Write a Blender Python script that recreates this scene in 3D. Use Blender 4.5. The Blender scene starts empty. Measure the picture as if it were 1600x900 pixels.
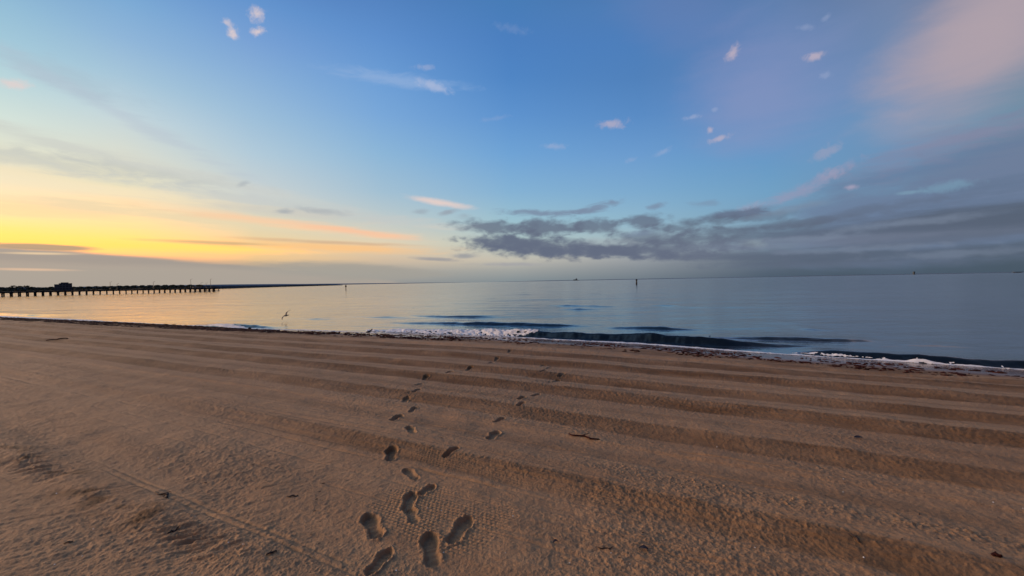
import bpy, math, random
import numpy as np
from mathutils import Matrix, Vector

# ------------------------------------------------------------------ camera
EYE = 2.3                       # metres above the still water
FOC = 625.0                     # focal length in pixels of a 1600 px wide picture
PITCH, ROLL = math.radians(-0.92), math.radians(-1.02)
scene = bpy.context.scene
COL = scene.collection
cam_d = bpy.data.cameras.new('camera')
cam_d.sensor_width = 36.0
cam_d.lens = FOC / 1600 * 36.0
cam_d.clip_start, cam_d.clip_end = 0.05, 80000
cam = bpy.data.objects.new('camera', cam_d)
COL.objects.link(cam)
cam.matrix_world = Matrix.Translation((0, 0, EYE)) @ Matrix.Rotation(math.pi / 2 + PITCH, 4, 'X') @ Matrix.Rotation(ROLL, 4, 'Z')
scene.camera = cam
scene.render.resolution_x, scene.render.resolution_y = 1024, 576
scene.view_settings.view_transform = 'Standard'
scene.view_settings.look = 'None'
scene.view_settings.gamma = 1.0
scene.view_settings.exposure = 0.0
scene.view_settings.use_curve_mapping = False
scene.cycles.max_bounces = 4
scene.cycles.diffuse_bounces = 2
scene.cycles.glossy_bounces = 3

def ray(x, y):
    a, b = (x - 800) / FOC, -(y - 450) / FOC
    c, s = math.cos(ROLL), math.sin(ROLL)
    ax, ay = a * c - b * s, a * s + b * c
    cp, sp = math.cos(PITCH), math.sin(PITCH)
    return np.array([ax, cp - ay * sp, sp + ay * cp])

def azel(x, y):
    d = ray(x, y)
    return math.atan2(d[0], d[1]), math.atan2(d[2], math.hypot(d[0], d[1]))

def lin(c):
    return tuple((v / 255 / 12.92 if v / 255 <= 0.04045 else ((v / 255 + 0.055) / 1.055) ** 2.4) for v in c)

def glow_lin(c):
    # the glow is brighter than the photograph can show in its red channel (255 there): let it run past white
    r, g, b = lin(c)
    k = min(1.0, max(0.0, (c[0] - 243) / 10))
    return (r * (1 + .85 * k), g * (1 + .10 * k), b * (1 + .03 * k))

# ------------------------------------------------------------------ sky
SUN_AZ, SUN_EL = math.radians(-78), math.radians(10)
world = bpy.data.worlds.new('World')
scene.world = world
world.use_nodes = True
NT = world.node_tree
NT.nodes.clear()

def node(nt, typ, **kw):
    n = nt.nodes.new(typ)
    for k, v in kw.items():
        setattr(n, k, v)
    return n

def setin(nt, sock, v):
    if isinstance(v, bpy.types.NodeSocket):
        nt.links.new(v, sock)
    else:
        sock.default_value = v

def math_(nt, op, a, b=None, c=None, clamp=False):
    n = node(nt, 'ShaderNodeMath', operation=op, use_clamp=clamp)
    setin(nt, n.inputs[0], a)
    if b is not None:
        setin(nt, n.inputs[1], b)
    if c is not None:
        setin(nt, n.inputs[2], c)
    return n.outputs[0]

def maprange(nt, v, a, b, c, d, interp='SMOOTHSTEP'):
    n = node(nt, 'ShaderNodeMapRange', interpolation_type=interp)
    for i, q in enumerate((v, a, b, c, d)):
        setin(nt, n.inputs[i], q)
    return n.outputs[0]

def mixc(nt, f, a, b):
    n = node(nt, 'ShaderNodeMix', data_type='RGBA')
    setin(nt, n.inputs[0], f)
    for i, q in ((6, a), (7, b)):
        if isinstance(q, bpy.types.NodeSocket):
            nt.links.new(q, n.inputs[i])
        else:
            n.inputs[i].default_value = (*q, 1)
    return n.outputs[2]

def noise(nt, vec, scale, detail=5.0, rough=0.55, dist=0.0):
    n = node(nt, 'ShaderNodeTexNoise')
    nt.links.new(vec, n.inputs['Vector'])
    n.inputs['Scale'].default_value = scale
    n.inputs['Detail'].default_value = detail
    n.inputs['Roughness'].default_value = rough
    n.inputs['Distortion'].default_value = dist
    return n.outputs['Fac']

tc = node(NT, 'ShaderNodeTexCoord').outputs['Generated']
sep = node(NT, 'ShaderNodeSeparateXYZ')
NT.links.new(tc, sep.inputs[0])
az = math_(NT, 'ARCTAN2', sep.outputs[0], sep.outputs[1])
el = math_(NT, 'ARCSINE', sep.outputs[2])
comb = node(NT, 'ShaderNodeCombineXYZ')
NT.links.new(az, comb.inputs[0])
NT.links.new(el, comb.inputs[1])
SKYV = comb.outputs[0]

# clear-sky colour: one ramp in elevation for each of nine bearings
COLUMNS = {
    0:    [(-60, (128, 170, 205)), (0, (146, 188, 213)), (60, (162, 200, 217)), (120, (186, 214, 219)), (180, (211, 226, 218)), (240, (228, 225, 203)), (290, (244, 231, 192)), (335, (250, 231, 165)), (368, (254, 229, 115)), (398, (255, 212, 120)), (425, (205, 180, 140)), (452, (190, 168, 135))],
    200:  [(-60, (105, 152, 205)), (0, (124, 170, 212)), (60, (143, 181, 216)), (120, (166, 197, 217)), (180, (195, 213, 219)), (240, (217, 220, 207)), (290, (234, 225, 192)), (340, (247, 228, 168)), (378, (253, 222, 125)), (400, (252, 208, 130)), (425, (195, 175, 140)), (450, (178, 162, 138))],
    400:  [(-60, (80, 125, 190)), (0, (96, 146, 206)), (60, (117, 159, 213)), (120, (136, 176, 217)), (180, (156, 191, 219)), (240, (179, 204, 219)), (300, (205, 212, 210)), (345, (226, 217, 186)), (380, (246, 213, 155)), (403, (248, 202, 140)), (425, (185, 172, 152)), (448, (165, 157, 145))],
    600:  [(-60, (68, 110, 175)), (0, (80, 129, 193)), (60, (91, 142, 206)), (120, (105, 156, 214)), (180, (119, 167, 218)), (240, (139, 182, 217)), (300, (163, 193, 212)), (345, (193, 204, 202)), (380, (230, 211, 178)), (405, (215, 190, 160)), (425, (170, 165, 155)), (445, (148, 148, 145))],
    800:  [(-60, (58, 108, 168)), (0, (66, 121, 183)), (60, (70, 124, 191)), (120, (75, 131, 197)), (180, (90, 145, 207)), (240, (108, 162, 214)), (300, (131, 178, 213)), (345, (155, 193, 207)), (380, (182, 200, 195)), (405, (198, 192, 176)), (422, (160, 162, 158)), (441, (128, 140, 145))],
    1000: [(-60, (66, 108, 165)), (0, (74, 121, 180)), (60, (72, 123, 186)), (120, (75, 126, 187)), (180, (85, 137, 197)), (240, (104, 154, 207)), (300, (123, 170, 207)), (345, (143, 182, 203)), (380, (165, 185, 190)), (405, (150, 155, 160)), (420, (130, 138, 145)), (437, (108, 120, 130))],
    1200: [(-60, (85, 115, 160)), (0, (92, 126, 174)), (60, (92, 129, 180)), (120, (95, 133, 186)), (180, (95, 140, 192)), (240, (98, 151, 198)), (300, (113, 160, 196)), (345, (125, 160, 185)), (380, (120, 140, 160)), (405, (98, 112, 130)), (434, (80, 95, 112))],
    1400: [(-60, (105, 122, 155)), (0, (112, 132, 168)), (60, (112, 136, 174)), (120, (112, 140, 180)), (180, (110, 145, 184)), (240, (108, 145, 182)), (300, (108, 142, 172)), (345, (102, 125, 148)), (400, (85, 99, 115)), (430, (74, 89, 104))],
    1600: [(-60, (115, 122, 145)), (0, (122, 132, 155)), (60, (118, 134, 158)), (120, (115, 138, 162)), (180, (112, 142, 165)), (240, (104, 128, 150)), (300, (98, 118, 138)), (345, (88, 102, 118)), (400, (75, 90, 103)), (427, (69, 83, 97))],
}
BACK = [(0, (72, 82, 98)), (6, (95, 98, 115)), (14, (120, 112, 132)), (28, (95, 112, 150)), (50, (66, 96, 150)), (90, (55, 90, 150))]
EL_TOP = math.radians(90)
elf = math_(NT, 'DIVIDE', el, EL_TOP, clamp=True)

def ramp(stops):
    n = node(NT, 'ShaderNodeValToRGB')
    stops = sorted(stops)
    cr = n.color_ramp
    cr.interpolation = 'LINEAR'
    cr.elements[0].position, cr.elements[0].color = stops[0][0], (*glow_lin(stops[0][1]), 1)
    cr.elements[1].position, cr.elements[1].color = stops[-1][0], (*glow_lin(stops[-1][1]), 1)
    for p, c in stops[1:-1]:
        e = cr.elements.new(p)
        e.color = (*glow_lin(c), 1)
    NT.links.new(elf, n.inputs[0])
    return n.outputs[0]

cols = []
for x in sorted(COLUMNS):
    st = [(max(0.0, azel(x, y)[1]) / EL_TOP, tuple(q * .94 + w * .06 for q, w in zip(c, (155, 168, 185))) if 400 <= x <= 1100 else c) for y, c in COLUMNS[x]]
    st.append((1.0, (52, 92, 155)))
    cols.append((azel(x, 440)[0], ramp(st)))
back = ramp([(math.radians(e) / EL_TOP, c) for e, c in BACK])
# the sun stands behind the cloud just beyond the left edge: the sky there is far brighter
def glow(k):
    n = ramp([(0, (205, 165, 120)), (math.radians(3) / EL_TOP, (225, 180, 120)), (math.radians(6) / EL_TOP, (255, 222, 140)), (math.radians(14) / EL_TOP, (255, 232, 175)), (math.radians(26) / EL_TOP, (225, 228, 218)), (math.radians(50) / EL_TOP, (130, 165, 205)), (1, (52, 92, 155))])
    cr = NT.nodes[-1].color_ramp
    for e in cr.elements:
        w_ = k if math.radians(2) < e.position * EL_TOP < math.radians(30) else 1 + (k - 1) * .3
        e.color = (e.color[0] * w_, e.color[1] * w_, e.color[2] * w_, 1)
    return n
cols = [(-2.5, back), (-1.75, glow(2.2)), (-1.25, glow(4.0)), (-1.02, glow(1.5))] + cols + [(2.1, back)]
sky = cols[0][1]
for (a0, c0), (a1, c1) in zip(cols, cols[1:]):
    sky = mixc(NT, maprange(NT, az, a0, a1, 0, 1, 'LINEAR'), sky, c1)

# cloud shapes, each an ellipse in bearing and elevation with a ragged edge
mp = node(NT, 'ShaderNodeMapping')
NT.links.new(SKYV, mp.inputs[0])
mp.inputs['Scale'].default_value = (1.0, 3.2, 1.0)
N_BROAD = noise(NT, mp.outputs[0], 6.0, 6.0, 0.58, 0.3)
N_FINE = noise(NT, mp.outputs[0], 22.0, 6.0, 0.6, 0.6)
mp3 = node(NT, 'ShaderNodeMapping')
NT.links.new(SKYV, mp3.inputs[0])
mp3.inputs['Scale'].default_value = (1.0, 2.0, 1.0)
N_CUM = noise(NT, mp3.outputs[0], 26.0, 5.0, 0.52, 0.2)
N_PUFF = noise(NT, SKYV, 60.0, 5.0, 0.62, 0.5)
mp2 = node(NT, 'ShaderNodeMapping')
NT.links.new(SKYV, mp2.inputs[0])
mp2.inputs['Scale'].default_value = (1.0, 9.0, 1.0)
mp2.inputs['Rotation'].default_value = (0, 0, math.radians(-6))
N_STREAK = noise(NT, mp2.outputs[0], 7.0, 6.0, 0.6, 0.2)

def sprite(x, y, hx, hy, rot, colour, op=0.8, soft=0.5, amp=1.0, nz=None):
    """one cloud: centre and half axes read off the photograph, turned into bearing and elevation"""
    global sky
    a0, e0 = azel(x, y)
    cr, sr = math.cos(math.radians(rot)), math.sin(math.radians(rot))
    a1, e1 = azel(x + hx * cr, y + hx * sr)
    a2, e2 = azel(x - hy * sr, y + hy * cr)
    # a vanishing share of the colour so far, so that the clouds are worked out one after another
    ch = node(NT, 'ShaderNodeVectorMath', operation='MULTIPLY_ADD')
    NT.links.new(sky, ch.inputs[0])
    ch.inputs[1].default_value = (1e-9, 1e-9, 1e-9)
    NT.links.new(SKYV, ch.inputs[2])
    m = node(NT, 'ShaderNodeMapping', vector_type='TEXTURE')
    NT.links.new(ch.outputs[0], m.inputs[0])
    m.inputs['Location'].default_value = (a0, e0, 0)
    m.inputs['Rotation'].default_value = (0, 0, math.atan2(e1 - e0, a1 - a0))
    m.inputs['Scale'].default_value = (math.hypot(a1 - a0, e1 - e0), math.hypot(a2 - a0, e2 - e0), 1)
    ln = node(NT, 'ShaderNodeVectorMath', operation='LENGTH')
    NT.links.new(m.outputs[0], ln.inputs[0])
    d = math_(NT, 'MULTIPLY_ADD', math_(NT, 'SUBTRACT', nz or N_FINE, 0.5), amp * 2, ln.outputs['Value'])
    f = maprange(NT, d, 1 + soft * 0.6, max(0.0, 1 - soft), 0, op)
    sky = mixc(NT, f, sky, glow_lin(colour) if x < 400 and 345 < y < 390 else lin(colour))

# broad veils
sprite(1185, 150, 120, 95, 0, (140, 150, 190), .60, .9, .5, N_BROAD)
sprite(1525, 65, 95, 170, 35, (180, 163, 171), .82, .85, .5, N_BROAD)
sprite(1590, 20, 90, 120, 40, (178, 162, 170), .5, .9, .4, N_BROAD)
sprite(1060, 20, 130, 60, 20, (110, 130, 180), .35, .9, .6, N_BROAD)
# high left veils and lit streaks
sprite(60, 250, 240, 16, 9, (196, 198, 190), .55, .8, 1.2, N_FINE)
sprite(250, 270, 160, 10, 9, (190, 194, 192), .5, .9, 1.4, N_FINE)
sprite(420, 318, 190, 12, 7, (196, 200, 200), .5, .9, 1.4, N_FINE)
sprite(110, 125, 120, 20, 20, (165, 185, 200), .35, .9, 1.4, N_FINE)
sprite(120, 330, 330, 14, 4, (240, 214, 165), .5, .9, 1.6, N_STREAK)
sprite(260, 308, 300, 9, 7, (246, 226, 186), .4, .9, 1.6, N_STREAK)
sprite(330, 345, 260, 8, 5, (228, 214, 180), .5, .9, 1.6, N_STREAK)
sprite(120, 290, 240, 9, 6, (246, 232, 200), .35, .9, 1.6, N_STREAK)
sprite(90, 225, 150, 9, 14, (200, 202, 196), .5, .9, 1.4, N_STREAK)
sprite(330, 280, 200, 9, 12, (206, 208, 202), .5, .9, 1.6, N_STREAK)
sprite(470, 335, 130, 8, 5, (196, 196, 192), .6, .9, 1.5, N_STREAK)
sprite(620, 345, 130, 8, 5, (200, 200, 196), .45, .9, 1.5, N_STREAK)
sprite(180, 175, 200, 12, 26, (180, 190, 205), .35, .9, 1.5, N_STREAK)
sprite(60, 372, 330, 15, 2, (255, 227, 116), .4, .9, 1.3, N_STREAK)
sprite(300, 388, 180, 7, 1.5, (255, 222, 100), .6, .9, 1.0, N_STREAK)
sprite(470, 352, 160, 7, 6, (252, 205, 165), .75, .9, 1.0, N_STREAK)
sprite(560, 362, 90, 5, 7, (250, 196, 160), .8, .9, .8, N_STREAK)
sprite(520, 386, 150, 8, 2, (255, 196, 130), .75, .9, .9, N_STREAK)
sprite(330, 379, 90, 3, 2, (196, 170, 130), .7, .8, .8, N_STREAK)
sprite(520, 379, 120, 3, 2, (200, 168, 140), .6, .8, .8, N_STREAK)
sprite(690, 317, 46, 5, 9, (234, 208, 198), .85, .9, .6, N_FINE)
for x, y, hx, hy, r, o in ((445, 330, 16, 4, 0, .6), (500, 330, 40, 5, 5, .45), (380, 287, 10, 4, -20, .4), (700, 332, 14, 4, -10, .8), (658, 331, 12, 4, 0, .5), (725, 338, 12, 4, 0, .4)):
    sprite(x, y, hx, hy, r, (150, 160, 172), o, .9, 1.0, N_FINE)
# low grey bank over the left horizon
sprite(120, 452, 640, 59, 2.0, (170, 161, 151), .96, .07, .10, N_STREAK)
sprite(150, 405, 430, 9, 2.0, (155, 148, 142), .6, .8, .6, N_STREAK)
sprite(560, 424, 130, 14, 2, (162, 158, 150), .8, .5, .6, N_STREAK)
sprite(60, 386, 90, 5, 2, (168, 152, 130), .9, .4, .5, N_STREAK)
sprite(60, 396, 60, 2.0, 1, (246, 214, 170), .7, .8, .4, N_STREAK)
sprite(45, 421, 70, 2.2, 1, (226, 190, 160), .8, .8, .4, N_STREAK)
sprite(680, 405, 34, 3, 3, (150, 150, 155), .8, .8, .8, N_FINE)
sprite(800, 413, 60, 3, 0, (160, 160, 165), .7, .8, .8, N_FINE)
sprite(725, 400, 20, 4, 0, (140, 145, 155), .7, .8, .8, N_FINE)
# great stratus sheet over the right half
sprite(1480, 330, 420, 92, -9, (106, 124, 154), .88, .6, .9, N_BROAD)
sprite(1610, 245, 260, 55, -14, (112, 126, 154), .5, .9, 1.5, N_FINE)
sprite(1500, 215, 170, 12, -14, (142, 140, 165), .4, .9, 1.5, N_STREAK)
sprite(1420, 268, 200, 10, -14, (100, 122, 155), .5, .9, 1.5, N_STREAK)
sprite(1560, 290, 160, 12, -8, (94, 112, 138), .5, .9, 1.5, N_STREAK)
sprite(1450, 235, 170, 20, -18, (132, 134, 162), .4, .9, 1.5, N_FINE)
sprite(1285, 280, 60, 9, -28, (150, 152, 182), .45, .9, 1.6, N_PUFF)
sprite(1300, 272, 18, 7, -20, (172, 160, 182), .4, .9, 1.4, N_PUFF)
sprite(1235, 305, 70, 8, -22, (150, 150, 178), .55, .9, 1.5, N_FINE)
sprite(1330, 292, 10, 4, -5, (180, 168, 190), .6, .9, 1.0, N_PUFF)
sprite(1170, 325, 22, 6, -15, (160, 158, 182), .5, .9, 1.3, N_PUFF)
sprite(1290, 238, 22, 9, -30, (158, 160, 186), .55, .9, 1.5, N_PUFF)
sprite(1160, 333, 60, 9, -8, (98, 108, 132), .85, .6, 1.0, N_FINE)
sprite(1480, 291, 42, 9, -8, (120, 156, 180), .6, .9, 1.2, N_PUFF)
sprite(1420, 301, 20, 3, -5, (125, 158, 180), .6, .8, .8, N_PUFF)
sprite(1545, 345, 400, 30, -7, (82, 93, 110), .9, .8, .7, N_STREAK)
sprite(1330, 362, 340, 18, -4, (90, 101, 121), .8, .8, .9, N_STREAK)
sprite(1300, 378, 360, 10, -3, (118, 128, 150), .5, .9, .9, N_STREAK)
sprite(1380, 398, 460, 14, -2, (84, 96, 114), .75, .8, .8, N_STREAK)
sprite(1500, 424, 560, 15, -1.5, (72, 88, 103), .85, .9, .4, N_STREAK)
for x, y, hx, hy, r, o in ((1150, 362, 130, 8, -3, .6), (1080, 374, 100, 8, -2, .6), (1230, 350, 110, 7, -6, .6), (1340, 332, 150, 8, -10, .5), (1130, 400, 210, 8, -1, .6),
                           (1260, 413, 260, 6, -1, .5), (1480, 372, 180, 8, -5, .55), (1110, 345, 60, 8, -6, .7), (1200, 338, 50, 6, -8, .5), (1060, 356, 50, 7, -3, .6)):
    sprite(x, y, hx, hy, r, (93, 104, 124), o, .8, 1.1, N_CUM)
for x, y, hx, hy, r, o in ((1130, 386, 80, 5, -1, .5), (1240, 373, 110, 5, -3, .5), (1400, 350, 150, 6, -7, .5), (1330, 390, 160, 5, -3, .45), (1500, 396, 140, 6, -3, .4), (1230, 328, 70, 5, -12, .4)):
    sprite(x, y, hx, hy, r, (124, 137, 158), o, .9, 1.2, N_CUM)
sprite(1175, 381, 20, 6, 0, (140, 155, 165), .7, .9, .8, N_FINE)
# dark cumulus bank right of the middle
for x, y, hx, hy, r, o in ((775, 356, 62, 11, 3, .9), (850, 356, 58, 14, -2, .95), (930, 353, 46, 12, 0, .9), (1005, 345, 40, 11, -4, .9),
                           (800, 380, 72, 13, 3, .95), (845, 386, 110, 17, 1, .95), (910, 392, 120, 12, 0, .95), (1010, 372, 70, 13, -6, .75),
                           (985, 392, 110, 11, 0, .8), (1040, 388, 140, 16, -2, .75)):
    sprite(x, y, hx, hy, r, (98, 107, 128), o * .9, .6, 1.0, N_CUM)
for x, y, hx, hy, r, o in ((835, 333, 55, 5, 2, .75), (930, 325, 42, 6, -14, .75), (1027, 321, 14, 5, -12, .7), (885, 331, 50, 4, -3, .6), (1100, 318, 24, 5, -5, .4), (1000, 364, 26, 5, -6, .5)):
    sprite(x, y, hx, hy, r, (120, 135, 160), o, .8, 1.2, N_FINE)
sprite(950, 378, 44, 6, 0, (158, 170, 178), .6, .9, 1.0, N_FINE)
# small lit puffs high up
for x, y, hx, hy, r, o in ((402, 22, 12, 14, 70, .85), (403, 49, 12, 7, -15, .95), (364, 52, 12, 9, 30, .98), (356, 35, 12, 6, 20, .75), (18, 130, 34, 8, 8, .85),
                           (1145, 83, 16, 9, -45, .9), (1273, 88, 20, 7, -12, .85), (957, 194, 24, 8, -4, .75), (868, 229, 18, 5, 0, .6), (1124, 217, 18, 5, -18, .75),
                           (1110, 202, 6, 6, 0, .75), (1081, 183, 13, 4, -10, .6), (1290, 118, 12, 6, 0, .4), (1258, 43, 12, 5, 0, .4), (1292, 26, 9, 5, -40, .4), (665, 105, 20, 5, 0, .6),
                           (1035, 238, 18, 5, -25, .5), (985, 250, 10, 4, -20, .35), (1117, 171, 6, 4, 0, .45), (800, 45, 26, 8, 10, .2), (770, 186, 26, 4, -10, .25)):
    sprite(x, y, hx * .85, hy * .8, r, ((228, 208, 204) if x < 420 else (204, 184, 192)) if o > .7 else (168, 178, 208), o * (.85 if x < 420 else .7), 1.0, 1.5, N_PUFF)
sprite(620, 125, 90, 10, 6, (150, 178, 218), .6, .9, 1.0, N_FINE)
sprite(676, 134, 26, 7, 18, (180, 190, 218), .6, .9, 1.2, N_PUFF)

nish = node(NT, 'ShaderNodeTexSky', sky_type='NISHITA', sun_disc=False, sun_elevation=SUN_EL, sun_rotation=SUN_AZ, air_density=1.2, dust_density=1.0)
bg = node(NT, 'ShaderNodeBackground')
bg.inputs['Strength'].default_value = 1.0
NT.links.new(sky, bg.inputs['Color'])
bg2 = node(NT, 'ShaderNodeBackground')
bg2.inputs['Strength'].default_value = 0.0012
NT.links.new(nish.outputs[0], bg2.inputs['Color'])
addsh = node(NT, 'ShaderNodeAddShader')
NT.links.new(bg.outputs[0], addsh.inputs[0])
NT.links.new(bg2.outputs[0], addsh.inputs[1])
NT.links.new(addsh.outputs[0], node(NT, 'ShaderNodeOutputWorld').inputs['Surface'])
world.cycles.sampling_method = 'MANUAL'
world.cycles.sample_map_resolution = 1024

# the sun is still behind the cloud bank: weak, wide and warm
sun_d = bpy.data.lights.new('sun', 'SUN')
sun_d.energy = 2.2
sun_d.angle = math.radians(20)
sun_d.color = (1.0, 0.74, 0.50)
sun = bpy.data.objects.new('sun', sun_d)
COL.objects.link(sun)
sdir = Vector((math.sin(SUN_AZ) * math.cos(SUN_EL), math.cos(SUN_AZ) * math.cos(SUN_EL), math.sin(SUN_EL)))
sun.rotation_euler = sdir.to_track_quat('Z', 'Y').to_euler()

# ------------------------------------------------------------------ helpers
rng = random.Random(7)

def tag(o, label=None, cat=None, group=None, kind=None):
    if label: o['label'] = label
    if cat: o['category'] = cat
    if group: o['group'] = group
    if kind: o['kind'] = kind
    return o

def mesh_obj(name, verts, faces, mat, parent=None, smooth=False):
    me = bpy.data.meshes.new(name)
    me.from_pydata([tuple(v) for v in verts], [], [tuple(f) for f in faces])
    me.update()
    if smooth:
        me.polygons.foreach_set('use_smooth', [True] * len(me.polygons))
    if mat:
        me.materials.append(mat)
    o = bpy.data.objects.new(name, me)
    COL.objects.link(o)
    if parent:
        o.parent = parent
    return o

def empty(name, loc, rz=0.0):
    o = bpy.data.objects.new(name, None)
    o.empty_display_size = 0.2
    COL.objects.link(o)
    o.location = loc
    o.rotation_euler = (0, 0, rz)
    return o

class MB:
    """collects shapes that become one mesh"""
    def __init__(self):
        self.v, self.f = [], []
    def add(self, vs, fs):
        b = len(self.v)
        self.v += [tuple(map(float, p)) for p in vs]
        self.f += [tuple(i + b for i in f) for f in fs]
    def box(self, c, s, rz=0.0):
        cx, cy, cz = c
        ca, sa = math.cos(rz), math.sin(rz)
        vs = []
        for dz in (-.5, .5):
            for dx, dy in ((-.5, -.5), (.5, -.5), (.5, .5), (-.5, .5)):
                x, y = dx * s[0], dy * s[1]
                vs.append((cx + x * ca - y * sa, cy + x * sa + y * ca, cz + dz * s[2]))
        self.add(vs, [(3, 2, 1, 0), (4, 5, 6, 7), (0, 1, 5, 4), (1, 2, 6, 5), (2, 3, 7, 6), (3, 0, 4, 7)])
    def tube(self, pts, radii, n=8, flat=1.0):
        pts = [Vector(p) for p in pts]
        rings = []
        for i, p in enumerate(pts):
            t = (pts[min(i + 1, len(pts) - 1)] - pts[max(i - 1, 0)]).normalized()
            ref = Vector((0, 0, 1)) if abs(t.z) < 0.9 else Vector((1, 0, 0))
            sx = t.cross(ref).normalized()
            up = sx.cross(t).normalized()
            r = radii[i] if hasattr(radii, '__len__') else radii
            rings.append([p + sx * (math.cos(a) * r) + up * (math.sin(a) * r * flat) for a in [2 * math.pi * k / n for k in range(n)]])
        vs = [v for r in rings for v in r]
        fs = []
        for i in range(len(rings) - 1):
            for k in range(n):
                fs.append((i * n + k, i * n + (k + 1) % n, (i + 1) * n + (k + 1) % n, (i + 1) * n + k))
        fs.append(tuple(range(n - 1, -1, -1)))
        fs.append(tuple((len(rings) - 1) * n + k for k in range(n)))
        self.add(vs, fs)
    def blob(self, c, r, rz=0.0, n=7, m=4, jag=0.25):
        """a lumpy closed ellipsoid"""
        ca, sa = math.cos(rz), math.sin(rz)
        vs, fs = [], []
        vs.append((c[0], c[1], c[2] - r[2]))
        for j in range(1, m):
            th = math.pi * j / m
            for k in range(n):
                q = 2 * math.pi * k / n
                s = 1 + rng.uniform(-jag, jag)
                x, y, z = math.sin(th) * math.cos(q) * r[0] * s, math.sin(th) * math.sin(q) * r[1] * s, -math.cos(th) * r[2] * s
                vs.append((c[0] + x * ca - y * sa, c[1] + x * sa + y * ca, c[2] + z))
        vs.append((c[0], c[1], c[2] + r[2]))
        L = len(vs) - 1
        for k in range(n):
            fs.append((0, 1 + (k + 1) % n, 1 + k))
            for j in range(m - 2):
                a, b = 1 + j * n + k, 1 + j * n + (k + 1) % n
                fs.append((a, b, b + n, a + n))
            fs.append((L, L - n + k, L - n + (k + 1) % n))
        self.add(vs, fs)
    def build(self, name, mat, parent=None, smooth=False):
        return mesh_obj(name, self.v, self.f, mat, parent, smooth)

def material(name, base, rough=0.8, spec=0.5, var=0.0, vscale=4.0, metal=0.0):
    m = bpy.data.materials.new(name)
    m.use_nodes = True
    nt = m.node_tree
    b = nt.nodes['Principled BSDF']
    b.inputs['Roughness'].default_value = rough
    b.inputs['Specular IOR Level'].default_value = spec
    b.inputs['Metallic'].default_value = metal
    if var:
        co = node(nt, 'ShaderNodeTexCoord').outputs['Object']
        f = noise(nt, co, vscale, 5, 0.6)
        c = mixc(nt, maprange(nt, f, .3, .7, 0, 1), tuple(x * (1 - var) for x in base), tuple(min(1, x * (1 + var)) for x in base))
        nt.links.new(c, b.inputs['Base Color'])
    else:
        b.inputs['Base Color'].default_value = (*base, 1)
    return m

# ---- numpy value noise
def hsh(ix, iy, seed):
    h = (ix.astype(np.int64) * 374761393 + iy.astype(np.int64) * 668265263 + seed * 2246822519) & 0xFFFFFFFF
    h = ((h ^ (h >> 13)) * 1274126177) & 0xFFFFFFFF
    h = ((h ^ (h >> 16)) * 2654435761) & 0xFFFFFFFF
    return ((h ^ (h >> 15)) & 0xFFFFFF) / float(0xFFFFFF)

def vn(x, y, seed=0):
    ix, iy = np.floor(x), np.floor(y)
    fx, fy = x - ix, y - iy
    fx = fx * fx * fx * (fx * (fx * 6 - 15) + 10)
    fy = fy * fy * fy * (fy * (fy * 6 - 15) + 10)
    a, b = hsh(ix, iy, seed), hsh(ix + 1, iy, seed)
    c, d = hsh(ix, iy + 1, seed), hsh(ix + 1, iy + 1, seed)
    return (a + (b - a) * fx) * (1 - fy) + (c + (d - c) * fx) * fy

def fbm(x, y, octv=4, seed=0, gain=0.5):
    s, a, t = 0.0, 1.0, 0.0
    c, sn = math.cos(0.6), math.sin(0.6)
    for i in range(octv):
        s = s + a * (vn(x, y, seed + 17 * i) - 0.5)
        t += a
        x, y = (x * c - y * sn) * 2.03 + 13.7, (x * sn + y * c) * 2.03 - 7.1
        a *= gain
    return s / t * 2            # about -1..1

def sst(x, a, b):
    t = np.clip((x - a) / (b - a), 0, 1)
    return t * t * (3 - 2 * t)

# ------------------------------------------------------------------ beach
SHORE = math.radians(65)
SV = np.array([-math.sin(SHORE), math.cos(SHORE)])      # along the shore, away from the viewer
NV = np.array([math.cos(SHORE), math.sin(SHORE)])       # out to sea
VK = [-400, -120, -60, -20, -6.9, -1.9, 1.9, 7.1, 13.4, 21.5, 35.5, 55.8, 120, 250, 420]
UK = [60, 25, 14, 13.2, 13.6, 14.2, 14.75, 15.0, 14.4, 13.7, 13.5, 12.8, 12, 10, 40]

def to_uv(x, y):
    return x * NV[0] + y * NV[1], x * SV[0] + y * SV[1]

def to_xy(u, v):
    return u * NV[0] + v * SV[0], u * NV[1] + v * SV[1]

def waterline(v):
    return np.interp(v, VK, UK)

def base_height(u, v):
    w = waterline(v) - u
    return np.interp(w, [-60, -30, -4, 0, 2, 6, 11, 15, 40, 400], [-3, -1.8, -.26, 0, .13, .37, .60, .75, .85, 1.6])

def hit(x, y, plane=None, lift=0.0):
    """the point of the ground (or of a level plane) seen at a pixel of the photograph"""
    d = ray(x, y)
    d = d / np.linalg.norm(d)
    if plane is not None:
        t = (plane - EYE) / d[2]
        return np.array([d[0] * t, d[1] * t, plane])
    t = np.concatenate([np.arange(1.2, 8, .002), np.arange(8, 90, .01)])
    p = d[None, :] * t[:, None]
    p[:, 2] += EYE
    u, v = to_uv(p[:, 0], p[:, 1])
    i = int(np.argmax(p[:, 2] < base_height(u, v)))
    q = p[i].copy()
    q[2] += lift
    return q

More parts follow.
